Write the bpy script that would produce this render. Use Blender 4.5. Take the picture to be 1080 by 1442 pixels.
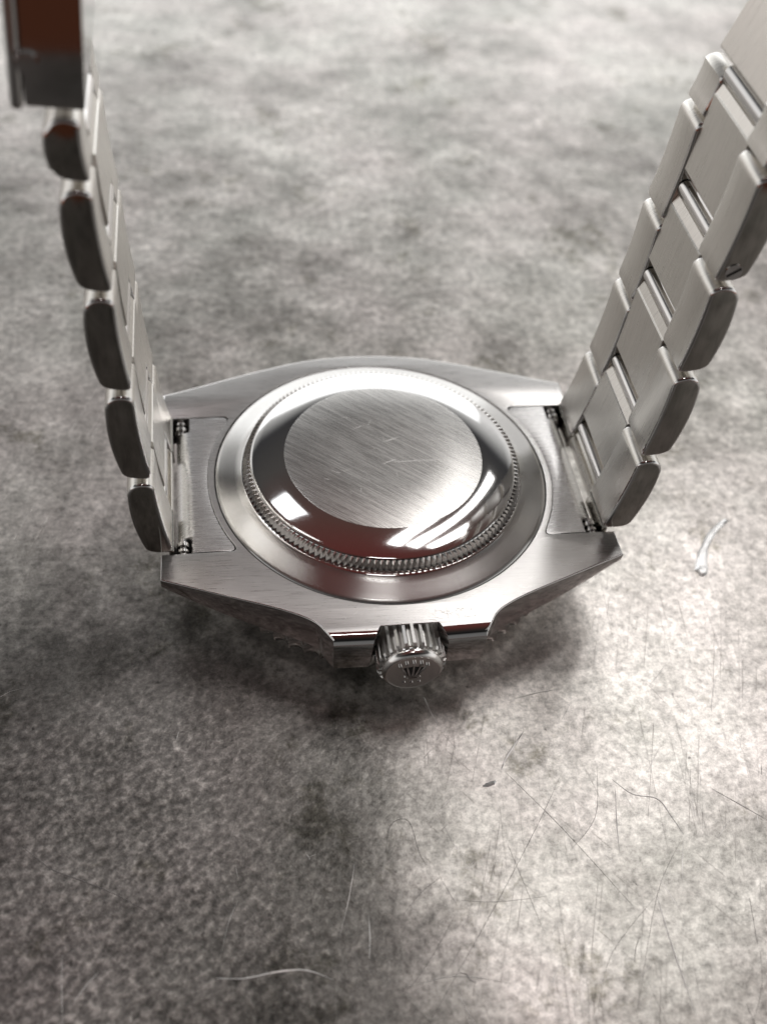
import bpy, bmesh, math, random
from mathutils import Vector, Matrix, noise
from mathutils.geometry import tessellate_polygon
random.seed(7)
for o in list(bpy.data.objects): bpy.data.objects.remove(o)
sc = bpy.context.scene
MM = 0.001
def rad(a): return math.radians(a)

# ------------------------------------------------------------------ camera
cd = bpy.data.cameras.new('camera'); cam = bpy.data.objects.new('camera', cd)
sc.collection.objects.link(cam)
Rm = Matrix(((0.988147, 0.048546, -0.145634), (-0.13395, 0.736093, -0.663494), (0.07499, 0.675137, 0.733871)))
cam.matrix_world = Matrix.Translation(Vector((-17.692, -83.719, 95.791)) * MM) @ Rm.to_4x4()
cd.sensor_fit = 'VERTICAL'; cd.sensor_height = 36.0
cd.lens = 1561.09 / 1442 * 36.0
cd.clip_start = 0.002; cd.clip_end = 50
cd.dof.use_dof = True; cd.dof.focus_distance = 0.109; cd.dof.aperture_fstop = 24
sc.camera = cam
sc.render.resolution_x = 766; sc.render.resolution_y = 1024

# ------------------------------------------------------------------ room light
w = bpy.data.worlds.new('World'); sc.world = w; w.use_nodes = True
nt = w.node_tree; N = nt.nodes; L = nt.links
bg = N['Background']; tc = N.new('ShaderNodeTexCoord'); sp = N.new('ShaderNodeSeparateXYZ')
L.new(tc.outputs['Generated'], sp.inputs[0])
zz = N.new('ShaderNodeMapRange'); zz.inputs[1].default_value = -1; zz.inputs[2].default_value = 1; L.new(sp.outputs['Z'], zz.inputs[0])
cr = N.new('ShaderNodeValToRGB'); L.new(zz.outputs[0], cr.inputs[0])
e = cr.color_ramp.elements
e[0].position = 0.0; e[0].color = (0.14, 0.055, 0.035, 1)       # unseen floor, its brown added to tint the clasp's reflection
e[1].position = 1.0; e[1].color = (0.085, 0.022, 0.020, 1)      # red overhead, put in for the leaning photographer's reflection
for p_, c_ in ((0.47, (0.28, 0.095, 0.05)), (0.51, (0.66, 0.65, 0.64)), (0.69, (0.66, 0.655, 0.65)), (0.735, (0.40, 0.40, 0.395)), (0.78, (0.03, 0.03, 0.032)), (0.86, (0.05, 0.047, 0.045)), (0.94, (0.07, 0.035, 0.03))):
    e_ = cr.color_ramp.elements.new(p_); e_.color = c_ + (1,)
# surroundings dimmed behind the camera to stand in for the unseen photographer
mr = N.new('ShaderNodeMapRange'); mr.interpolation_type = 'SMOOTHSTEP'
mr.inputs[1].default_value = -0.75; mr.inputs[2].default_value = 0.35; mr.inputs[3].default_value = 0.17; mr.inputs[4].default_value = 1.0
ax = N.new('ShaderNodeMath'); ax.operation = 'ABSOLUTE'; L.new(sp.outputs['X'], ax.inputs[0])
yx = N.new('ShaderNodeMath'); yx.operation = 'MULTIPLY_ADD'; yx.inputs[1].default_value = 0.6
L.new(ax.outputs[0], yx.inputs[0]); L.new(sp.outputs['Y'], yx.inputs[2]); L.new(yx.outputs[0], mr.inputs[0])
vm = N.new('ShaderNodeVectorMath'); vm.operation = 'SCALE'; L.new(cr.outputs[0], vm.inputs[0]); L.new(mr.outputs[0], vm.inputs['Scale'])
L.new(vm.outputs[0], bg.inputs['Color']); bg.inputs['Strength'].default_value = 1.0
def area(name, loc, target, sx, sy, power, col=(1, 1, 1)):
    l = bpy.data.lights.new(name, 'AREA'); l.shape = 'RECTANGLE'; l.size = sx; l.size_y = sy
    l.energy = power; l.color = col
    o = bpy.data.objects.new(name, l); sc.collection.objects.link(o)
    o.location = loc
    d = Vector(target) - Vector(loc)
    o.rotation_euler = d.to_track_quat('-Z', 'Y').to_euler()
    return o
def polar(az, el, d):   # azimuth from +y towards +x
    return (d * math.sin(rad(az)) * math.cos(rad(el)), d * math.cos(rad(az)) * math.cos(rad(el)), d * math.sin(rad(el)))
def lamp(name, az, el, d, sx, sy, radiance, col):
    area(name, polar(az, el, d), (0, 0, 0), sx, sy, radiance * math.pi * sx * sy, col)
lamp('window_lamp', 3, 16, 2.5, 2.2, 1.1, 0.78, (0.96, 0.985, 1))
for az_, el_ in ((26, 57), (38, 56), (50, 54)):
    lamp('tube_lamp', az_, el_, 1.9, 0.10, 1.0, 4.9, (1, 0.99, 0.975))
lamp('ceiling_panel_lamp', -26, 57, 1.9, 0.32, 0.24, 2.6, (0.94, 0.97, 1))
lamp('tube_lamp', 168, 82, 1.7, 0.30, 0.05, 15.0, (1, 0.99, 0.97))
sc.view_settings.view_transform = 'Standard'; sc.view_settings.look = 'None'
sc.view_settings.exposure = 0.68; sc.view_settings.gamma = 1

# ------------------------------------------------------------------ materials
def mat(name):
    m = bpy.data.materials.new(name); m.use_nodes = True
    return m, m.node_tree.nodes, m.node_tree.links, m.node_tree.nodes['Principled BSDF']
def tex_noise(N, L, vec, scale, detail=3, rough=0.6, dist=0):
    n = N.new('ShaderNodeTexNoise'); n.inputs['Scale'].default_value = scale
    n.inputs['Detail'].default_value = detail; n.inputs['Roughness'].default_value = rough
    n.inputs['Distortion'].default_value = dist
    if vec is not None: L.new(vec, n.inputs['Vector'])
    return n.outputs['Fac']
def mapping(N, L, vec, rot=(0, 0, 0), scale=(1, 1, 1)):
    if any(rot):
        q = N.new('ShaderNodeMapping'); q.inputs['Rotation'].default_value = rot; L.new(vec, q.inputs['Vector']); vec = q.outputs[0]
    m = N.new('ShaderNodeMapping'); m.inputs['Scale'].default_value = scale
    L.new(vec, m.inputs['Vector']); return m.outputs[0]
def ramp(N, L, fac, stops):
    r = N.new('ShaderNodeValToRGB'); L.new(fac, r.inputs[0]); el = r.color_ramp.elements
    while len(el) > 1: el.remove(el[0])
    el[0].position = stops[0][0]; el[0].color = tuple(stops[0][1]) + (1,) if not isinstance(stops[0][1], float) else (stops[0][1],) * 3 + (1,)
    for p, c in stops[1:]:
        x = el.new(p); x.color = tuple(c) + (1,) if not isinstance(c, float) else (c,) * 3 + (1,)
    return r.outputs[0]
def bump(N, L, P, h, strength, dist, prev=None):
    b = N.new('ShaderNodeBump'); b.inputs['Strength'].default_value = strength; b.inputs['Distance'].default_value = dist
    L.new(h, b.inputs['Height'])
    if prev is not None: L.new(prev, b.inputs['Normal'])
    L.new(b.outputs[0], P.inputs['Normal']); return b.outputs[0]
def math_node(N, L, op, a, b):
    m = N.new('ShaderNodeMath'); m.operation = op
    for i, v in enumerate((a, b)):
        if isinstance(v, (int, float)): m.inputs[i].default_value = v
        else: L.new(v, m.inputs[i])
    return m.outputs[0]
def mixc(N, L, fac, a, b):
    m = N.new('ShaderNodeMix'); m.data_type = 'RGBA'
    L.new(fac, m.inputs[0])
    for i, v in ((6, a), (7, b)):
        if isinstance(v, tuple): m.inputs[i].default_value = v + (1,)
        else: L.new(v, m.inputs[i])
    return m.outputs[2]

def steel(name, rough, brush=None, col=(0.64, 0.63, 0.62), aniso=0.0, radial=False, bs=0.25, cv=(0.90, 1.06)):
    """brushed (grain along an axis) or polished stainless steel"""
    m, N, L, P = mat(name)
    P.inputs['Metallic'].default_value = 1
    tc = N.new('ShaderNodeTexCoord'); v = tc.outputs['Object']
    wear = tex_noise(N, L, v, 260, 4, 0.65)
    spot = tex_noise(N, L, v, 1500, 3, 0.7)
    r = ramp(N, L, wear, [(0.3, float(rough * 0.97)), (0.7, float(rough * 1.03))])
    prev = None
    if brush:
        rot, sc3 = brush
        g = tex_noise(N, L, mapping(N, L, v, rot, sc3), 1.0, 3, 0.7)
        g2 = tex_noise(N, L, mapping(N, L, v, rot, tuple(x * 0.28 for x in sc3)), 1.0, 2, 0.6)
        gg = math_node(N, L, 'ADD', g, math_node(N, L, 'MULTIPLY', g2, 0.3))
        prev = bump(N, L, P, gg, bs, 0.00004)
        r2 = ramp(N, L, g, [(0.35, 0.0), (0.65, 0.05)])
        r = math_node(N, L, 'ADD', r, r2)
        c = mixc(N, L, ramp(N, L, g, [(0.33, 0.0), (0.67, 1.0)]), tuple(x * cv[0] for x in col), tuple(min(1, x * cv[1]) for x in col))
        L.new(c, P.inputs['Base Color'])
    else:
        c = mixc(N, L, spot, tuple(x * 0.93 for x in col), tuple(min(1, x * 1.05) for x in col))
        L.new(c, P.inputs['Base Color'])
    L.new(r, P.inputs['Roughness'])
    if radial:
        t = N.new('ShaderNodeTangent'); t.direction_type = 'RADIAL'; t.axis = 'Z'
        L.new(t.outputs[0], P.inputs['Tangent']); P.inputs['Anisotropic'].default_value = aniso; P.inputs['Anisotropic Rotation'].default_value = 0.25
    return m

M_POL = steel('polished_steel', 0.06)
M_SATIN = steel('satin_steel', 0.30, ((0, 0, 0), (600, 600, 60)), (0.62, 0.61, 0.59), bs=0.05)
M_LINK = steel('satin_link_steel', 0.27, ((0, 0, 0), (250, 8000, 250)), (0.74, 0.715, 0.67), bs=0.05)
M_CASE = steel('brushed_case_steel', 0.27, ((0, 0, rad(2)), (260, 12000, 2000)), (0.64, 0.625, 0.61), bs=0.06)
M_END = steel('brushed_end_link_steel', 0.25, ((0, 0, 0), (260, 12000, 2000)), (0.80, 0.79, 0.78), bs=0.05, cv=(0.93, 1.05))
M_DISC = steel('hairline_disc_steel', 0.25, ((0, 0, rad(40)), (260, 8500, 1000)), (0.56, 0.545, 0.525), bs=0.05, cv=(0.76, 1.18))
M_RING = steel('circular_brushed_steel', 0.24, None, (0.54, 0.53, 0.515), aniso=0.8, radial=True)
M_SIDE = steel('link_side_steel', 0.09, ((0, 0, 0), (3000, 3000, 250)), (0.47, 0.455, 0.42), bs=0.03)
M_TOOTH = steel('fluted_steel', 0.16, None, (0.72, 0.70, 0.68))
m, N, L, P = mat('dark_recess'); P.inputs['Base Color'].default_value = (0.012, 0.011, 0.010, 1); P.inputs['Roughness'].default_value = 0.6; M_DARK = m
m, N, L, P = mat('crystal_glass'); P.inputs['Base Color'].default_value = (0.9, 0.95, 0.97, 1); P.inputs['Transmission Weight'].default_value = 1; P.inputs['Roughness'].default_value = 0.01; P.inputs['IOR'].default_value = 1.77; M_GLASS = m
m, N, L, P = mat('black_dial'); P.inputs['Base Color'].default_value = (0.01, 0.01, 0.012, 1); P.inputs['Roughness'].default_value = 0.2; M_DIAL = m

# table: scuffed grey stone-look top with a soft sheen
m, N, L, P = mat('scuffed_grey_table')
tc = N.new('ShaderNodeTexCoord'); v = tc.outputs['Object']
cloud = tex_noise(N, L, v, 20, 6, 0.72, 0.0)
mott = tex_noise(N, L, v, 110, 7, 0.76, 0.0)
fine = tex_noise(N, L, v, 1000, 5, 0.82, 0.0)
grain = tex_noise(N, L, mapping(N, L, v, (0, 0, rad(-38)), (1150, 1400, 1000)), 1.0, 3, 0.6, 0.0)
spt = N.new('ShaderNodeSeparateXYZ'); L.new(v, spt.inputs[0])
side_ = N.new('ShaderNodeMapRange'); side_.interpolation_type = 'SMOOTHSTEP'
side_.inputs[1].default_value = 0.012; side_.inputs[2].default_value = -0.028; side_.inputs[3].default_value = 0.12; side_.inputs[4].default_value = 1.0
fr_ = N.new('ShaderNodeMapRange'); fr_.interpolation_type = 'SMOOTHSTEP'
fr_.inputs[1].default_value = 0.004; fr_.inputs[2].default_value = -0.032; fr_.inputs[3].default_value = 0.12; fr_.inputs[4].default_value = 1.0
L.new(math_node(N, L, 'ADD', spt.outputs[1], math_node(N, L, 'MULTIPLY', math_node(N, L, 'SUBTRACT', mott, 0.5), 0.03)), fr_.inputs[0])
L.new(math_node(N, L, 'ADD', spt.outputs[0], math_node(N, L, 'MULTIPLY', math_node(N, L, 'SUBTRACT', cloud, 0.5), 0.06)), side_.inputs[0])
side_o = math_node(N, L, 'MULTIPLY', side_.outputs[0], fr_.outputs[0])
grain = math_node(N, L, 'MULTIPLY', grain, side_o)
a = ramp(N, L, cloud, [(0.37, (0.22, 0.215, 0.20)), (0.46, (0.47, 0.46, 0.44)), (0.56, (0.80, 0.78, 0.76))])
b = ramp(N, L, mott, [(0.34, (0.14, 0.136, 0.125)), (0.47, (0.42, 0.41, 0.395)), (0.62, (0.80, 0.78, 0.76))])
mx = N.new('ShaderNodeMix'); mx.data_type = 'RGBA'; mx.inputs[0].default_value = 0.5
L.new(a, mx.inputs[6]); L.new(b, mx.inputs[7])
c2 = mixc(N, L, ramp(N, L, fine, [(0.3, 0.0), (0.7, 1.0)]), (0.42, 0.42, 0.42), (1.5, 1.5, 1.5))
mu = N.new('ShaderNodeMix'); mu.data_type = 'RGBA'; mu.blend_type = 'MULTIPLY'; mu.inputs[0].default_value = 1
L.new(mx.outputs[2], mu.inputs[6]); L.new(c2, mu.inputs[7])
# families of hairline scuffs
def scuff(rot, sx, sy, lo):
    n = tex_noise(N, L, mapping(N, L, v, (0, 0, rot), (sx, sy, 1)), 1.0, 1, 0.5, 0.25)
    return ramp(N, L, n, [(lo, 0.0), (lo + 0.04, 1.0)])
s1 = scuff(rad(-70), 60, 5200, 0.70); s2 = scuff(rad(52), 90, 4200, 0.72); s3 = scuff(rad(-84), 45, 6500, 0.70)
ss = math_node(N, L, 'ADD', math_node(N, L, 'ADD', s1, s2), s3)
ssc = math_node(N, L, 'MULTIPLY', ss, 0.32)
col = mixc(N, L, ssc, mu.outputs[2], (0.55, 0.54, 0.52))
# the grained lower left is darkened to paint in the photographer's reflection and the tone drifts between warm and olive
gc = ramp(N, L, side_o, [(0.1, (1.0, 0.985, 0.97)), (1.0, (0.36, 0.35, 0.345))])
hue = ramp(N, L, tex_noise(N, L, v, 35, 3, 0.6), [(0.38, (0.99, 1.0, 0.97)), (0.6, (1.02, 0.99, 0.98))])
gr = ramp(N, L, grain, [(0.02, 1.0), (0.30, 0.50), (0.46, 0.85), (0.64, 1.75)])
pit = ramp(N, L, tex_noise(N, L, v, 700, 2, 0.5), [(0.23, 0.4), (0.28, 1.0)])
stain = ramp(N, L, tex_noise(N, L, v, 60, 6, 0.8), [(0.36, (0.55, 0.545, 0.50)), (0.44, (1.0, 1.0, 1.0))])
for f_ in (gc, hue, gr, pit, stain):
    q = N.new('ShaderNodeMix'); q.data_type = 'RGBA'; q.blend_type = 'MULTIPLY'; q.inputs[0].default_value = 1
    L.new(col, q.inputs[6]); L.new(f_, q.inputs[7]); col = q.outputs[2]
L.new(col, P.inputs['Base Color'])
P.inputs['Metallic'].default_value = 0.72
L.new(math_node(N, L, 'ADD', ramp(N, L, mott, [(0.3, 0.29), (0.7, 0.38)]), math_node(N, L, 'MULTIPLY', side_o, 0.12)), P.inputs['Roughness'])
P.inputs['Specular IOR Level'].default_value = 0.6
b1 = bump(N, L, P, grain, 0.5, 0.0002)
b2 = bump(N, L, P, tex_noise(N, L, v, 160, 3, 0.5), 0.18, 0.0009, b1)
b3 = bump(N, L, P, ss, 0.25, 0.00005, b2)
M_TABLE = m
def flat(name, col, r):
    m, N, L, P = mat(name); tc = N.new('ShaderNodeTexCoord')
    n = tex_noise(N, L, tc.outputs['Object'], 900, 3)
    L.new(mixc(N, L, n, tuple(x * 0.7 for x in col), tuple(min(1, x * 1.2) for x in col)), P.inputs['Base Color'])
    P.inputs['Roughness'].default_value = r; P.inputs['Metallic'].default_value = 0.2
    return m
M_SB = flat('pale_scratch', (0.74, 0.72, 0.70), 0.4)
for q_ in (M_SB,):
    q_.node_tree.nodes['Principled BSDF'].inputs['Metallic'].default_value = 0.75
M_SD = flat('dark_scratch', (0.2, 0.19, 0.185), 0.6)
M_SW = flat('white_chip_glint', (0.92, 0.91, 0.88), 0.45)
M_SW.node_tree.nodes['Principled BSDF'].inputs['Metallic'].default_value = 0.55
M_SW.node_tree.nodes['Principled BSDF'].inputs['Roughness'].default_value = 0.28

# ------------------------------------------------------------------ helpers (all coordinates in millimetres)
def obj(name, verts, faces, material, parent=None, smooth=True, angle=35, bevel=0, seg=2, bmat=-1):
    me = bpy.data.meshes.new(name)
    me.from_pydata([Vector(p) * MM for p in verts], [], faces)
    bm = bmesh.new(); bm.from_mesh(me)
    bmesh.ops.remove_doubles(bm, verts=bm.verts, dist=1e-7)
    bmesh.ops.recalc_face_normals(bm, faces=bm.faces)
    bm.to_mesh(me); bm.free()
    o = bpy.data.objects.new(name, me); sc.collection.objects.link(o)
    me.materials.append(material)
    if parent: o.parent = parent
    if bevel:
        b = o.modifiers.new('bevel', 'BEVEL'); b.material = bmat; b.width = bevel * MM; b.segments = seg; b.limit_method = 'ANGLE'
        b.angle_limit = rad(30); b.harden_normals = True
    if smooth:
        for p in me.polygons: p.use_smooth = True
        me.set_sharp_from_angle(angle=rad(angle)) if not bevel else None
        if bevel:
            me.set_sharp_from_angle(angle=rad(50))
    return o
def empty(name, loc=(0, 0, 0)):
    o = bpy.data.objects.new(name, None); sc.collection.objects.link(o); o.location = Vector(loc) * MM
    o.empty_display_size = 0.01
    return o
def lathe(profile, n=192):
    """profile of (r, z); axis z"""
    V, F = [], []
    k = len(profile)
    for i in range(n):
        a = 2 * math.pi * i / n
        for r, z in profile: V.append((r * math.cos(a), r * math.sin(a), z))
    for i in range(n):
        j = (i + 1) % n
        for q in range(k - 1): F.append((i * k + q, j * k + q, j * k + q + 1, i * k + q + 1))
    return V, F
def prism(poly, f0, f1):
    """closed 2D polygon to a prism; f0, f1 map a 2D point to 3D"""
    n = len(poly)
    V = [f0(p) for p in poly] + [f1(p) for p in poly]
    F = [(i, (i + 1) % n, n + (i + 1) % n, n + i) for i in range(n)]
    tri = tessellate_polygon([[Vector((p[0], p[1], 0)) for p in poly]])
    F += [tuple(t) for t in tri] + [tuple(n + x for x in t[::-1]) for t in tri]
    return V, F
def spline(P, n=6):
    out = []
    for i in range(len(P) - 1):
        p0 = P[max(i - 1, 0)]; p1 = P[i]; p2 = P[i + 1]; p3 = P[min(i + 2, len(P) - 1)]
        for k in range(n):
            t = k / n
            out.append(tuple(0.5 * ((2 * p1[c]) + (-p0[c] + p2[c]) * t + (2 * p0[c] - 5 * p1[c] + 4 * p2[c] - p3[c]) * t * t + (-p0[c] + 3 * p1[c] - 3 * p2[c] + p3[c]) * t ** 3) for c in range(len(p1))))
    out.append(P[-1]); return out
def merge(*parts):
    V, F = [], []
    for v, f in parts:
        b = len(V); V += list(v); F += [tuple(x + b for x in q) for q in f]
    return V, F
def rod(p0, p1, r, n=16, caps=True):
    p0 = Vector(p0); p1 = Vector(p1); d = (p1 - p0).normalized()
    u = d.orthogonal().normalized(); w_ = d.cross(u)
    V = []
    for p in (p0, p1):
        for i in range(n):
            a = 2 * math.pi * i / n; V.append(tuple(p + (u * math.cos(a) + w_ * math.sin(a)) * r))
    F = [(i, (i + 1) % n, n + (i + 1) % n, n + i) for i in range(n)]
    if caps: F += [tuple(range(n)), tuple(range(2 * n - 1, n - 1, -1))]
    return V, F

# ------------------------------------------------------------------ table
g = 1500
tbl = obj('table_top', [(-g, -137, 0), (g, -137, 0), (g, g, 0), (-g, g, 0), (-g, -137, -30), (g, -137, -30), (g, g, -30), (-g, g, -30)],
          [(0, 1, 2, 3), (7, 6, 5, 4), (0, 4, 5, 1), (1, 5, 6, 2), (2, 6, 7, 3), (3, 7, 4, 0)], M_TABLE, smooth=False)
tbl['kind'] = 'structure'
SCR= [('b', 0.18, [(-19.88, -48.92), (-17.53, -49.18), (-14.53, -48.91), (-12.25, -49.1), (-10.12, -50.1)]), ('b', 0.08, [(-6.47, -44.76), (-6.61, -46.83), (-6.92, -48.77)]), ('b', 0.09, [(-31.44, -49.51), (-30.53, -48.35), (-29.53, -47.3)]), ('b', 0.05, [(-19.53, -47.3), (-18.69, -44.32), (-17.8, -42.37)]), ('d', 0.09, [(-2.57, -54.39), (0.13, -51.09), (5.16, -44.86), (10.34, -38.13), (14.09, -32.85)]), ('d', 0.08, [(8.64, -32.19), (12.71, -38.37), (17.35, -46.45)]), ('b', 0.24, [(8.3, -31.77), (8.97, -30.65), (10.23, -29.16), (11.41, -27.8)]), ('w', 0.48, [(6.12, -33.42), (6.86, -33.26), (7.47, -33.01)]), ('b', 0.14, [(19.01, -33.93), (20.55, -35.62), (22.86, -36.37), (23.68, -38.33), (24.27, -40.22)]), ('d', 0.1, [(-4.24, -39.53), (-3.36, -36.59), (-1.64, -36.32), (-1.12, -39.49), (-0.66, -40.78)]), ('d', 0.07, [(14.74, -56.32), (19.94, -45.71), (24.02, -40.56)]), ('d', 0.13, [(28.43, -46.92), (27.61, -51.08)]), ('d', 0.12, [(16.07, -51.41), (16.56, -50.22), (17.15, -49.34)]), ('b', 0.13, [(19.89, -45.84), (19.83, -50.25), (20.09, -56.33)]), ('d', 0.24, [(0.64, -50.67), (1.17, -50.84), (1.44, -51.35), (1.95, -51.64)]), ('b', 0.22, [(2.01, -22.94), (2.39, -24.67), (2.91, -26.38)]), ('w', 1.6, [(36.9, -8.6), (37.3, -7.4), (38.4, -5.3), (40.2, -3.0), (42.6, -1.2)]), ('b', 0.1, [(28.54, -35.76), (30.8, -37.66), (33.0, -39.6)]), ('b', 0.08, [(-40.12, -19.31), (-39.15, -18.73), (-38.15, -18.48)]), ('d', 0.08, [(12.77, -40.87), (16.27, -37.61), (17.83, -32.42)]), ('d', 0.06, [(11.42, -55.95), (14.17, -50.59), (19.94, -45.71)]), ('b', 0.1, [(10.99, -23.97), (14.15, -23.37), (16.5, -23.14)]), ('d', 0.07, [(24.8, -57.43), (26.63, -54.68), (27.63, -51.71)]), ('b', 0.08, [(-11.23, -38.97), (-10.56, -38.76)]), ('b', 0.1, [(-11.4, -38.68), (-11.12, -39.19)]), ('d', 0.06, [(-4.03, -45.85), (-1.75, -43.49), (0.44, -42.05)]), ('b', 0.06, [(1.98, -44.4), (5.16, -44.86), (9.78, -44.81)]), ('d', 0.19, [(-36.8, -35.27), (-34.18, -37.69), (-31.66, -39.0), (-28.55, -40.62), (-25.48, -42.66)]), ('b', 0.1, [(18.99, -35.01), (18.14, -38.53), (17.61, -41.35)]), ('d', 0.07, [(7.26, -39.62), (8.02, -43.83), (8.73, -47.82)]), ('b', 0.07, [(-4.85, -51.55), (0.16, -50.91), (4.91, -52.03)]), ('d', 0.08, [(1.09, -45.74), (-2.12, -49.77), (-6.02, -53.45)])]
def ribbon(pts, wd, h=0.03):
    V, F = [], []
    P = spline([Vector((x, y)) for x, y in pts], 5) if len(pts) > 2 and (wd < 0.5 or wd > 1) else [Vector(p) for p in pts]
    P = [Vector(p) for p in P]
    P = [P[0].lerp(P[-1], 0)] + P[1:]
    n = len(P)
    for i, p in enumerate(P):
        t = (P[min(i + 1, n - 1)] - P[max(i - 1, 0)]).normalized(); s = Vector((-t.y, t.x))
        k = wd * 0.5 * (0.25 + 0.75 * math.sin(math.pi * (i + 0.35) / (n - 0.3))) * random.uniform(0.85, 1.15)
        if wd > 1: k = wd * 0.5 * (0.95 - 0.62 * i / n) * random.uniform(0.8, 1.1)
        a = p + s * k; b = p - s * k
        V += [(a.x, a.y, 0.004), (p.x, p.y, h * random.uniform(0.7, 1.3)), (b.x, b.y, 0.004)]
    for i in range(n - 1):
        for j in (0, 1): F.append((i * 3 + j, i * 3 + j + 1, i * 3 + j + 4, i * 3 + j + 3))
    return V, F
for k, wd, pts in SCR:
    if k == 'w' and wd > 1:  # broad smear: a bright glint on a scratch, painted as white relief
        hd = [(36.9 + (0.75 + 0.15 * math.sin(5 * t)) * math.cos(t), -8.7 + (0.8 + 0.12 * math.cos(3 * t)) * math.sin(t)) for t in [2 * math.pi * i / 20 for i in range(20)]]
        v_, f_ = prism(hd, lambda p: (p[0], p[1], 0.004), lambda p: (36.9 + (p[0] - 36.9) * 0.6, -8.7 + (p[1] + 8.7) * 0.6, 0.22))
        obj('chip_glint', v_, f_, M_SW, tbl)
    nm, mm_ = {'b': ('scratch', M_SB), 'd': ('scratch', M_SD), 'w': ('chip_glint', M_SW)}[k]
    v_, f_ = ribbon(pts, wd * {'b': 0.9, 'd': 0.55, 'w': 1}[k], 0.03 if k != 'w' else 0.12)
    obj(nm, v_, f_, mm_, tbl)
R2 = random.Random(3)
parts = []
for i in range(130):
    x = R2.uniform(-45, 60); y = R2.uniform(-62, 0)
    if R2.random() < 0.85: x = R2.uniform(-2, 45); y = R2.uniform(-60, -22)
    if x * x + y * y < 24 ** 2: continue
    a = rad(R2.choice((-75, -60, 50, 62, -85)) + R2.gauss(0, 14)); ln = R2.uniform(0.4, 5) * (1.6 if R2.random() < 0.15 else 1)
    c_ = R2.uniform(-0.03, 0.03)
    pts = [(x, y), (x + math.cos(a) * ln * .5 - math.sin(a) * c_ * ln, y + math.sin(a) * ln * .5 + math.cos(a) * c_ * ln), (x + math.cos(a) * ln, y + math.sin(a) * ln)]
    parts.append((R2.random(), ribbon(pts, R2.uniform(0.025, 0.06), 0.012)))
for nm, mm_, sel in (('fine_scratches', M_SB, lambda q: q < 0.75), ('fine_scratches', M_SD, lambda q: q >= 0.75)):
    v_, f_ = merge(*[p for q, p in parts if sel(q)])
    o = obj(nm, v_, f_, mm_, tbl); o['kind'] = 'stuff'

# ------------------------------------------------------------------ the watch
watch = empty('wristwatch')
watch['label'] = 'steel bracelet wristwatch lying face down with its brushed case back up and bracelet standing'
watch['category'] = 'wristwatch'

ZC = 9.5           # flat back plane of the middle case
R_BORE = 18.15
# --- case outline, counter-clockwise from the lower right lug
def mirror(P): return [(-x, y) for x, y in reversed(P)]
SL = 10.05; R_ARC = 18.8
xa = lambda y: math.sqrt(R_ARC ** 2 - y * y)
def slot(side):
    """slot edge from y=+SL to y=-SL on side (+1 right); rounded inner corners"""
    P = [(23.75, SL)]
    rc = 0.8
    ys = [SL - rc + rc * math.sin(t * math.pi / 2 / 6) for t in range(6, -1, -1)]
    for y in ys:
        dx = rc - math.sqrt(max(rc * rc - (y - (SL - rc)) ** 2, 0)); P.append((xa(y) + dx, y))
    for i in range(1, 40): 
        y = (SL - rc) * (1 - 2 * i / 40); P.append((xa(y), y))
    P += [(x, -y) for x, y in reversed(P[1:1 + len(ys)])] + [(23.75, -SL)]
    return P
near = []
near_right = spline([(23.8, -13.3), (21.2, -14.3), (17.5, -15.75), (13, -17.5), (10.4, -18.75), (9.0, -19.75), (8.2, -20.9), (7.5, -22.1)], 5)
guard = [(3.75, -22.2), (2.85, -20.55)]
far = spline([(23.6, 14.1), (20, 15.3), (15.5, 16.9), (11, 18.4), (6, 19.7), (0, 20.15), (-6, 19.7), (-11, 18.4), (-15.5, 16.9), (-20, 15.3), (-23.6, 14.1)], 5)
nl = mirror(near_right)              # from guard to left lug going... reversed below
outline = []
outline += list(reversed(slot(1)))[:]                       # right slot upwards (from -SL to +SL)
outline += far
outline += [(-x, y) for x, y in slot(1)]                    # left slot downwards
outline += [(-x, y) for x, y in near_right] + [(-x, y) for x, y in guard] + list(reversed(guard)) + list(reversed(near_right))
# width of the rounding per edge
def ew(p, q):
    if abs(p[1]) <= SL + 0.01 and abs(q[1]) <= SL + 0.01 and max(abs(p[0]), abs(q[0])) < 23.76 and not (abs(p[0]) > 23 and abs(q[0]) > 23): return 0.05
    if p[1] < -22.0 and q[1] < -22.0: return 1.5
    if min(p[1], q[1]) < -20.3 and min(abs(p[0]), abs(q[0])) < 3.8: return 0.08
    return 0.14 if p[1] < 0 else 0.35
def zlow(p):
    a = max(abs(p[0]) - 11, 0) / 12.8
    z = 4.75 + 3.0 * a ** 1.6
    return z
def offset(poly, es):
    """inset a closed outline; es[i] is the inset of the edge from i to i+1"""
    n = len(poly); out = []
    for i in range(n):
        p = Vector(poly[i]); a = Vector(poly[i - 1]); b = Vector(poly[(i + 1) % n])
        e1 = (p - a).normalized(); e2 = (b - p).normalized()
        n1 = Vector((-e1.y, e1.x)); n2 = Vector((-e2.y, e2.x)); d1 = es[i - 1]; d2 = es[i]
        det = n1.x * n2.y - n1.y * n2.x
        if abs(det) < 0.25:
            m_ = (n1 + n2).normalized(); q = p + m_ * ((d1 + d2) / 2 / max(m_.dot(n1), 0.4))
        else: q = p + Vector(((d1 * n2.y - d2 * n1.y) / det, (n1.x * d2 - n2.x * d1) / det))
        out.append((q.x, q.y))
    return out
n = len(outline)
E_ = [ew(outline[i], outline[(i + 1) % n]) for i in range(n)]
W = [max(E_[i], E_[i - 1]) for i in range(n)]
rings = [[(p[0], p[1], ZC) for p in offset(outline, E_)]]
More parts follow.
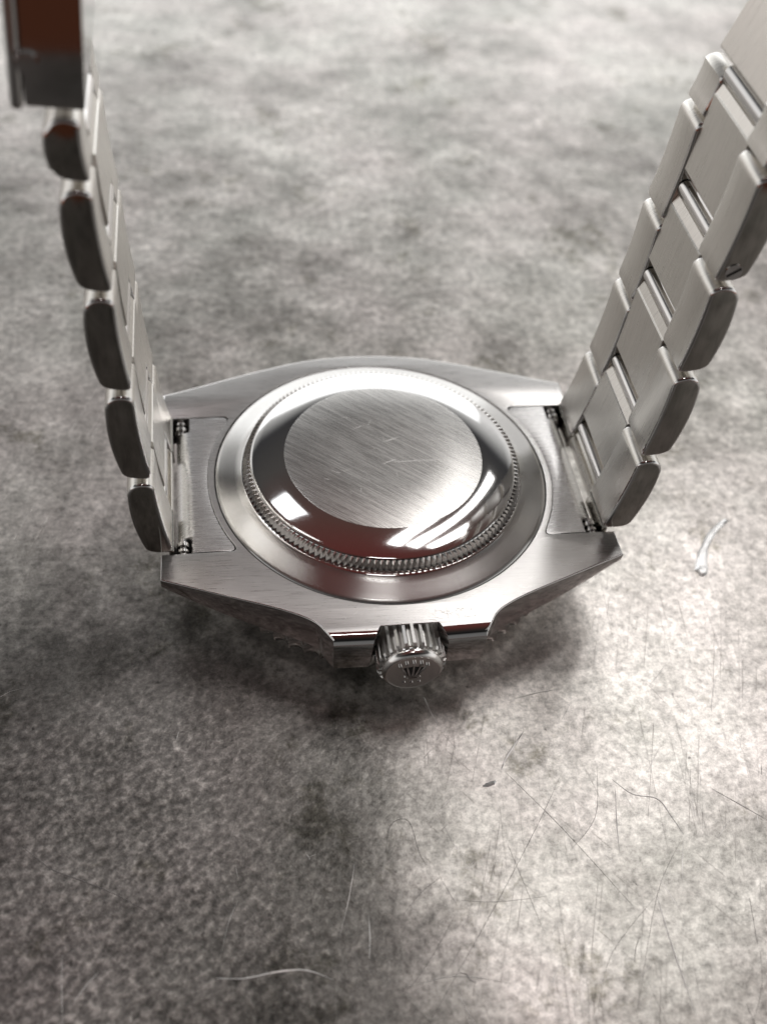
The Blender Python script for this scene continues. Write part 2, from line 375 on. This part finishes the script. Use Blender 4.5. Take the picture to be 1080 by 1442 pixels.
for t in (0.14, 0.28, 0.42, 0.57, 0.72, 0.86):
    a_ = t * math.pi / 2
    pts = offset(outline, [w_ * (1 - math.sin(a_)) for w_ in E_])
    rings.append([(pts[i][0], pts[i][1], ZC - W[i] * (1 - math.cos(a_))) for i in range(n)])
rings.append([(p[0], p[1], ZC - W[i]) for i, p in enumerate(outline)])
ins = []
for i, p in enumerate(outline):
    q = outline[(i + 1) % n]
    ins.append(0.0 if (abs(p[1]) <= SL + .01 or abs(q[1]) <= SL + .01) else (0.45 if min(p[1], q[1]) > -20.3 else 0.25))
mid = offset(outline, [k * 0.25 for k in ins]); low = offset(outline, ins)
rings.append([(mid[i][0], mid[i][1], ZC - W[i] + (zlow(outline[i]) - ZC + W[i]) * 0.5) for i in range(n)])
rings.append([(low[i][0], low[i][1], zlow(outline[i])) for i in range(n)])
V = [p for r in rings for p in r]; F = []
for k in range(len(rings) - 1):
    for i in range(n):
        j = (i + 1) % n; F.append((k * n + i, k * n + j, (k + 1) * n + j, (k + 1) * n + i))
nh = 180
hole = [(R_BORE * math.cos(-2 * math.pi * i / nh), R_BORE * math.sin(-2 * math.pi * i / nh)) for i in range(nh)]
b0 = len(V); V += [(x, y, ZC) for x, y in hole]
b1_ = len(V); V += [(x * 0.992, y * 0.992, ZC - 0.45) for x, y in hole]
for i in range(nh):
    j = (i + 1) % nh; F.append((b0 + i, b0 + j, b1_ + j, b1_ + i))
tri = tessellate_polygon([[Vector(p) for p in rings[0]], [Vector((x, y, ZC)) for x, y in hole]])
idx = list(range(n)) + list(range(b0, b0 + nh))
F += [tuple(idx[q] for q in t) for t in tri]
lowp = [Vector(p) for p in rings[-1]]
tri = tessellate_polygon([[Vector((p.x, p.y, 0)) for p in lowp]])
F += [tuple((len(rings) - 1) * n + q for q in t) for t in tri]
case = obj('case', V, F, M_CASE, watch, angle=28)
# polished flanks: second material slot
case.data.materials.append(M_POL)
for p in case.data.polygons:
    c = p.center / MM
    if abs(p.normal.z) < 0.985 and c.z < ZC - 0.002 and math.hypot(c.x, c.y) > R_BORE + 0.2 and not (abs(c.y) <= SL + .02 and abs(c.x) < 23.7): p.material_index = 1

# --- case back: groove, circular brushed ring, fluted band, polished bevel, hairline disc
V, F = lathe([(17.0, 8.6), (17.95, 9.1), (18.0, 9.42), (17.9, 9.55), (17.6, 9.66), (16.9, 9.88), (16.0, 10.16), (15.35, 10.38), (15.25, 10.46)], 240)
cb = obj('case_back', V, F, M_RING, watch, angle=40)
V, F = lathe([(15.27, 10.45), (15.15, 10.52), (14.95, 10.54), (14.5, 10.50), (14.0, 10.5)], 200)
obj('polished_rim', V, F, M_POL, cb, angle=60)
V, F = [], []
nt_ = 150
for i in range(nt_):
    a = 2 * math.pi * i / nt_; h = math.pi / nt_
    for aa, r1, r2, r3 in ((a, 15.12, 14.80, 14.22), (a + h, 14.55, 14.15, 14.08)):
        z2 = 11.55 if r1 > 14.6 else 11.45
        for r, z in ((r1, 10.5), (r1 - 0.04, 10.75), (r2, z2), (r3, 11.70)):
            V.append((r * math.cos(aa), r * math.sin(aa), z))
for i in range(2 * nt_):
    j = (i + 1) % (2 * nt_)
    for q in range(3): F.append((i * 4 + q, j * 4 + q, j * 4 + q + 1, i * 4 + q + 1))
obj('fluted_ring', V, F, M_TOOTH, cb, smooth=False)
V, F = lathe([(14.3, 11.6), (14.22, 11.72), (14.0, 11.80), (13.4, 11.95), (12.6, 12.13), (11.8, 12.28), (11.1, 12.39), (10.66, 12.44)], 240)
obj('polished_bevel', V, F, M_POL, cb, angle=60)
V, F = lathe([(10.68, 12.40), (10.64, 12.46), (10.55, 12.48), (5, 12.48), (0.001, 12.48)], 160)
obj('centre_disc', V, F, M_DISC, cb, angle=30)
V, F = lathe([(17.96, 9.1), (18.02, 9.2), (18.3, 9.1), (18.3, 9.0)], 160)
obj('seam', V, F, M_DARK, cb)

# --- bezel with scalloped edge, crystal, dial underneath
V, F = [], []
nb = 76 * 8
prof = [(19.2, 5.6), (20.1, 5.5), (20.9, 4.6), (21.05, 3.4), (20.8, 2.4), (19.4, 1.8), (15.8, 1.0), (15.6, 1.4)]
for i in range(nb):
    a = 2 * math.pi * i / nb; s = (i % 8) / 8
    notch = 0.55 * max(0, math.sin(math.pi * s)) ** 0.8
    for q, (r, z) in enumerate(prof):
        rr = r - (notch if q in (1, 2, 3, 4) else 0)
        V.append((rr * math.cos(a), rr * math.sin(a), z))
k = len(prof)
for i in range(nb):
    j = (i + 1) % nb
    for q in range(k - 1): F.append((i * k + q, j * k + q, j * k + q + 1, i * k + q + 1))
obj('bezel', V, F, M_TOOTH, watch, angle=50)
V, F = lathe([(0.001, 0.06), (14.6, 0.06), (15.4, 0.3), (15.7, 1.2), (15.7, 2.0), (0.001, 2.0)], 96)
obj('crystal', V, F, M_GLASS, watch)
V, F = lathe([(0.001, 2.4), (18.5, 2.4), (18.5, 6.0), (0.001, 6.0)], 64)
obj('dial', V, F, M_DIAL, watch)

# --- winding crown
CX, CZ = 0.15, 6.0
def cmap(x, z, y): return (CX + x, y, CZ + z)
nf = 26; V, F = [], []
sec = []
for i in range(nf):
    a0 = 2 * math.pi * i / nf; st = 2 * math.pi / nf
    for fr, r in ((0.0, 3.02), (0.14, 3.05), (0.30, 3.5), (0.66, 3.5), (0.82, 3.05)):
        sec.append((a0 + fr * st, r))
lev = [(-19.6, 0.80, 0), (-20.3, 1.0, 1), (-22.75, 1.0, 1), (-23.05, 0.955, 1), (-23.2, 0.90, 0)]
for (y, s, full) in lev:
    for a, r in sec:
        rr = r * s if full else min(r, 3.05) * s
        V.append(cmap(rr * math.cos(a), rr * math.sin(a), y))
ns = len(sec)
for q in range(len(lev) - 1):
    for i in range(ns):
        j = (i + 1) % ns; F.append((q * ns + i, q * ns + j, (q + 1) * ns + j, (q + 1) * ns + i))
crown = obj('crown', V, F, M_SATIN, watch, smooth=False)
pr = [(3.0, -22.95), (3.08, -23.2), (3.02, -23.5), (2.88, -23.75), (2.68, -23.86), (2.6, -23.82), (2.5, -23.80), (0.001, -23.80)]
lv, lf = lathe(pr, 96)
obj('crown_face', [cmap(x, y, z) for x, y, z in lv], lf, M_TOOTH, crown, angle=40)
# coronet emblem in relief
def relief(poly, y0=-23.80, y1=-23.92): return prism(poly, lambda p: cmap(p[0], p[1], y0), lambda p: cmap(p[0], p[1], y1))
P_ = []
for q, (bx, tx, tz) in enumerate(((-0.55, -1.35, 0.95), (-0.28, -0.72, 1.32), (0, 0, 1.45), (0.28, 0.72, 1.32), (0.55, 1.35, 0.95))):
    P_.append(relief([(bx - 0.13, -0.55), (bx + 0.13, -0.55), (tx + 0.07, tz), (tx - 0.07, tz)]))
    P_.append(relief([(tx + 0.19 * math.cos(t * math.pi / 5), tz + 0.12 + 0.19 * math.sin(t * math.pi / 5)) for t in range(10)], y1=-23.98))
ov = []
for t in range(20):
    a, b = 2 * math.pi * t / 20, 2 * math.pi * (t + 1) / 20
    q = [(0.85 * math.cos(a), -0.78 + 0.32 * math.sin(a)), (0.85 * math.cos(b), -0.78 + 0.32 * math.sin(b)), (0.58 * math.cos(b), -0.78 + 0.13 * math.sin(b)), (0.58 * math.cos(a), -0.78 + 0.13 * math.sin(a))]
    P_.append(relief(q))
for dx in (-0.75, 0, 0.75):
    P_.append(relief([(dx + 0.17 * math.cos(t * math.pi / 5), -1.62 - 0.10 * (1 - abs(dx)) + 0.14 * math.sin(t * math.pi / 5)) for t in range(10)]))
v_, f_ = merge(*P_); obj('coronet_emblem', v_, f_, M_POL, crown, smooth=False)
v_, f_ = rod((CX, -23.803, CZ - 0.12), (CX, -23.805, CZ - 0.12), 0.01, 6)
obj('emblem_recess', *relief([(-0.5, -0.4), (0.5, -0.4), (1.0, 0.75), (0, 0.95), (-1.0, 0.75)], -23.79, -23.815), M_DARK, crown, smooth=False)
v_, f_ = rod((CX, -17.5, CZ), (CX, -20, CZ), 2.6, 32)
obj('crown_tube', v_, f_, M_DARK, crown)

# --- end links filling the lug slots
def end_link(side):
    yb = 9.93; rc = 0.8
    ys = sorted(set([round(t, 4) for t in [-yb + 0.0, -yb + .04, -yb + .15, -yb + .32, -yb + .55, -yb + rc] + [-(yb - rc) + (2 * (yb - rc)) * i / 30 for i in range(31)] + [yb - rc, yb - .55, yb - .32, yb - .15, yb - .04, yb] + [7.75, 7.9, -7.75, -7.9]]))
    V, F = [], []; cols = 14; rows = []
    for y in ys:
        ay = abs(y)
        dx = rc - math.sqrt(max(rc * rc - max(ay - (yb - rc), 0) ** 2, 0))
        x0 = math.sqrt(18.87 ** 2 - y * y) + dx
        row = []
        notch = ay > 7.82
        for c in range(4): row.append((x0 + (20.3 - x0) * c / 3, y, ZC - 0.03 - (0.06 if c == 0 else 0)))
        for c in range(cols - 4):
            t = (c + 1) / (cols - 4) * rad(82)
            x = 20.3 + 1.9 * math.sin(t); z = ZC - 0.03 - 1.9 * (1 - math.cos(t))
            if notch and x > 20.75: x = 20.75 + 0.001 * c; z = ZC - 0.15 - 0.28 * (c)
            row.append((x, y, z))
        rows.append(row)
    nc = len(rows[0])
    for r in rows: V += [(side * x, y, z) for x, y, z in r]
    nr = len(rows)
    for i in range(nr - 1):
        for j in range(nc - 1): F.append((i * nc + j, i * nc + j + 1, (i + 1) * nc + j + 1, (i + 1) * nc + j))
    loop = [i * nc for i in range(nr)] + [(nr - 1) * nc + j for j in range(1, nc)] + [i * nc + nc - 1 for i in range(nr - 2, -1, -1)] + [j for j in range(nc - 2, 0, -1)]
    b = len(V)
    for i in loop: x, y, z = V[i]; V.append((x, y, 6.0))
    m = len(loop)
    for i in range(m): F.append((loop[i], loop[(i + 1) % m], b + (i + 1) % m, b + i))
    F.append(tuple(range(b, b + m)))
    o = obj('end_link', V, F, M_END, watch, angle=35)
    # spring bar: rod with collars showing in both notches
    ps = []
    for s in (-1, 1):
        ps.append(rod((side * 21.55, s * 7.7, 8.75), (side * 21.55, s * 10.03, 8.75), 0.42, 20))
        ps.append(rod((side * 21.55, s * 8.3, 8.75), (side * 21.55, s * 8.75, 8.75), 0.66, 20))
        ps.append(rod((side * 21.55, s * 9.2, 8.75), (side * 21.55, s * 9.5, 8.75), 0.62, 20))
    v_, f_ = merge(*ps); obj('spring_bar', v_, f_, M_TOOTH, o, angle=40)
    v_, f_ = merge(*[prism([(side * 20.78, a), (side * 23.0, a), (side * 23.0, c), (side * 20.78, c)], lambda p: (p[0], p[1], 7.6), lambda p: (p[0], p[1], 7.9)) for a, c in ((-10.0, -7.9), (7.9, 10.0))])
    obj('notch_floor', v_, f_, M_DARK, o, smooth=False)
    return o
for s in (1, -1): end_link(s)

# --- bracelet strands: frames given as (x, z) of the inner face, going up
class Seg:
    def __init__(self, a, b, side):
        self.a = Vector(a); self.d = (Vector(b) - self.a); self.L = self.d.length; self.d.normalize()
        # outward normal (away from the wrist)
        nrm = Vector((self.d.y, -self.d.x))
        if nrm.x * side < 0: nrm = -nrm
        self.n = nrm
    def __call__(self, s, t, y):
        p = self.a + self.d * s + self.n * t
        return (p.x, y, p.y)
def outer_profile(Ln, T=2.85, bend=0.42):
    g = 0.16; r = 1.05; P = []
    def bnd(s): return bend * (1 - ((s - Ln / 2) / (Ln / 2)) ** 2)
    def bin_(s): return 0.24 * (1 - ((s - Ln / 2) / (Ln / 2)) ** 2)
    s0, s1 = g, Ln - g
    for i in range(11): s = s0 + r * 0.75 + (s1 - s0 - r * 1.85) * i / 10; P.append((s, bin_(s)))
    for i in range(1, 8):
        a = i / 8 * math.pi; P.append((s1 - r * 1.1 + r * 1.1 * math.sin(a), T / 2 - (T / 2) * math.cos(a)))
    re = 1.25
    for i in range(11): s = s1 - r * 1.1 - (s1 - s0 - r * 1.1 - re) * i / 10; P.append((s, T + bnd(s) * 1.5 - bend * 0.35))
    for i in range(1, 10):
        a = i / 10 * math.pi / 2; P.append((s0 + re - (re - 0.1) * math.sin(a), 0.75 + (T + bend * .35 - 0.75) * math.cos(a)))
    P += [(s0 + 0.02, 0.5), (s0 + 0.2, 0.15)]
    return P
def outer_link(seg, y0, y1, T=2.85, bend=0.42):
    P = outer_profile(seg.L, T, bend)
    # side faces meet the rest over a rounded, polished edge
    w_ = 0.30; n = len(P); V, F = [], []; sg = 1 if y1 > y0 else -1
    st = [(t * math.pi / 8) for t in range(5)]
    rows = [(w_ * (1 - math.sin(a)), y0 + sg * w_ * (1 - math.cos(a))) for a in st] + [(w_ * (1 - math.sin(a)), y1 - sg * w_ * (1 - math.cos(a))) for a in reversed(st)]
    for ins_, y in rows:
        for q in offset(P, [ins_] * n): V.append(seg(q[0], q[1], y))
    for k in range(len(rows) - 1):
        for i in range(n):
            j = (i + 1) % n; F.append((k * n + i, k * n + j, (k + 1) * n + j, (k + 1) * n + i))
    strips = [k != 4 for k in range(len(rows) - 1) for i in range(n)]
    tri = tessellate_polygon([[Vector((q[0], q[1], 0)) for q in offset(P, [w_] * n)]])
    e_ = (len(rows) - 1) * n
    F += [tuple(t) for t in tri] + [tuple(e_ + x for x in t[::-1]) for t in tri]
    o = obj('outer_link', V, F, M_LINK, watch, angle=48)
    o.data.materials.append(M_SIDE); o.data.materials.append(M_POL)
    for p in o.data.polygons:
        if abs(p.normal.y) > 0.985: p.material_index = 1
        elif abs(p.normal.y) > 0.15: p.material_index = 2
    return o
HC = 4.25
def centre_link(seg, lo=1.65, hc=HC, top_tube=True):
    Ln = seg.L
    P = [(lo, 0.25), (lo + 0.3, 0.02), (Ln * .5, 0.08), (Ln - 2.6, 0.02), (Ln - 1.75, 0.0), (Ln - 1.65, 0.12), (Ln - 0.75, 0.45)]
    for i in range(9):
        a = rad(-60 + 200 * i / 8)
        P.append((Ln - 0.25 + 0.68 * math.sin(a) * 1.0, 0.95 - 0.72 * math.cos(a)))
    P += [(Ln - 0.9, 2.1), (Ln * .5, 2.3), (lo + 0.4, 2.15), (lo, 1.8)]
    V, F = prism(P, lambda p: seg(p[0], p[1], -hc), lambda p: seg(p[0], p[1], hc))
    o = obj('centre_link', V, F, M_LINK, watch, bevel=0.06, seg=1)
    return o
def link_pin(seg, hc):
    v_, f_ = rod(seg(seg.L + 0.05, 0.85, -hc), seg(seg.L + 0.05, 0.85, hc), 0.74, 20)
    return obj('link_pin', v_, f_, M_TOOTH, watch, angle=40)
widths = [9.9, 9.65, 9.35, 9.05, 8.7, 8.5]
def strand(side, J, C, D):
    """J: joints of the outer links, C: joints of the centre links, each (x, z)"""
    for k in range(len(J) - 1):
        seg = Seg(J[k], J[k + 1], side); w_ = widths[k]
        for s in (-1, 1): outer_link(Seg((J[k][0], J[k][1] - (D[k] if s > 0 else 0)), (J[k + 1][0], J[k + 1][1] - (D[k + 1] if s > 0 else 0)), side), s * (HC + 0.05), s * w_, 2.85 if side > 0 else 2.6)
    for k in range(len(C) - 1):
        seg = Seg(C[k], C[k + 1], side)
        centre_link(seg); link_pin(seg, HC - 0.1)
JR = [(22.3, 9.7), (24.0, 20.0), (24.9, 30.6), (25.5, 40.6), (26.4, 51.2), (27.3, 55.8)]
CR = [(22.3, 8.4), (22.9, 11.4), (24.6, 21.2), (25.3, 32.2), (26.2, 42.0), (27.2, 53.0)]
strand(1, JR, CR, [0, 1.7, 2.2, 2.4, 2.4, 2.4])
JL = [(-22.4, 9.4), (-23.75, 19.8), (-24.6, 30.5), (-25.2, 40.7), (-25.8, 50.3), (-26.0, 55.8)]
CL = [(-22.3, 8.4), (-22.8, 11.6), (-24.0, 21.4), (-24.8, 32.0), (-25.3, 42.2), (-25.9, 52.0)]
strand(-1, JL, CL, [0, 1.4, 1.1, 0.9, 0.7, 0.7])
# hinge plates between end link and first outer links
for side in (1, -1):
    for s in (1, -1):
        v_, f_ = prism([(22.28, 8.0), (22.75, 8.0), (22.95, 9.75), (22.75, 9.95), (22.42, 9.8)], lambda p: (side * p[0], s * 4.4, p[1]), lambda p: (side * p[0], s * 9.9, p[1]))
        obj('hinge_plate', v_, f_, M_SIDE, watch, bevel=0.05, seg=1)
# screw in the side of the fourth right outer link
seg = Seg(JR[3], JR[4], 1); c0 = seg(1.35, 1.45, -9.05); 
v_, f_ = rod(c0, (c0[0], -9.14, c0[2]), 0.78, 28)
scr = obj('link_screw', v_, f_, M_POL, watch, angle=40)
P0 = [(-0.7, -0.14), (0.7, -0.14), (0.7, 0.14), (-0.7, 0.14)]
rt = rad(35)
v_, f_ = prism([(c0[0] + x * math.cos(rt) - y * math.sin(rt), c0[2] + x * math.sin(rt) + y * math.cos(rt)) for x, y in P0], lambda p: (p[0], -9.10, p[1]), lambda p: (p[0], -9.16, p[1]))
obj('screw_slot', v_, f_, M_DARK, scr, smooth=False)

# --- clasp: inner blade on the right strand, folded cover on the left strand
def boxf(seg, s0, s1, t0, t1, y0, y1, name, mtl, parent, bevel=0.2, seg_n=3):
    v_, f_ = prism([(s0, t0), (s1, t0), (s1, t1), (s0, t1)], lambda p: seg(p[0], p[1], y0), lambda p: seg(p[0], p[1], y1))
    return obj(name, v_, f_, mtl, parent, bevel=bevel, seg=seg_n)
sb = Seg((27.3, 53.2), (30.5, 63.0), 1)
blade = boxf(sb, 1.0, 34, 0.0, 1.4, -7.2, 7.2, 'clasp_blade', M_LINK, watch)
v_, f_ = rod(sb(0.15, 0.75, -4.1), sb(0.15, 0.75, 4.1), 0.8, 24); obj('clasp_pin', v_, f_, M_POL, watch, angle=40)
sl = Seg((-25.7, 55.9), (-24.9, 65.3), -1)
cl_ = boxf(sl, 0.3, 30, -0.1, 4.0, -9.0, 8.6, 'clasp_body', M_POL, watch, 0.35)
boxf(sl, 0.1, 30, 4.05, 5.0, -9.2, 8.75, 'clasp_cover', M_POL, watch, 0.42, 4)
v_, f_ = rod(sl(3.6, 3.6, -8.95), sl(3.6, 3.6, -9.35), 0.75, 24); obj('clasp_pin', v_, f_, M_POL, watch, angle=40)

# wear: fine scratches on the disc and by the crown guard
R3 = random.Random(11)
def wear(name, lines, z, parent, mtl):
    ps = []
    for x0, y0, x1, y1, w_ in lines:
        v_, f_ = ribbon([(x0, y0), ((x0 + x1) / 2 + R3.uniform(-.1, .1), (y0 + y1) / 2 + R3.uniform(-.1, .1)), (x1, y1)], w_, 0.012)
        ps.append(([(a, b, c + z) for a, b, c in v_], f_))
    v_, f_ = merge(*ps); o = obj(name, v_, f_, mtl, parent); o['kind'] = 'stuff'; return o
def rnd(cx, cy, sx, sy, n_, ln, w_):
    out = []
    for i in range(n_):
        x = cx + R3.uniform(-sx, sx); y = cy + R3.uniform(-sy, sy); a = R3.uniform(0, math.pi); l_ = R3.uniform(0.3, 1) * ln
        out.append((x, y, x + math.cos(a) * l_, y + math.sin(a) * l_, w_ * R3.uniform(.6, 1.3)))
    return out
wear('fine_scratches', [(0.3, 1.9, 1.9, 2.5, .09), (0.6, -1.3, 6.4, -1.2, .07), (-0.3, -1.5, 1.2, -0.9, .10), (-3, 4, -1.2, 4.8, .05), (-6, -2, -4.8, -2.6, .05)] + rnd(0, 0, 6, 6, 14, 1.5, 0.035), 12.48, cb, M_SB)
wear('fine_scratches', rnd(4.6, -19.7, 2.0, 0.7, 40, 0.9, 0.022), ZC, case, M_SD)
wear('fine_scratches', rnd(-5.6, -19.6, 0.9, 0.7, 8, 0.9, 0.05), ZC, case, M_SB)
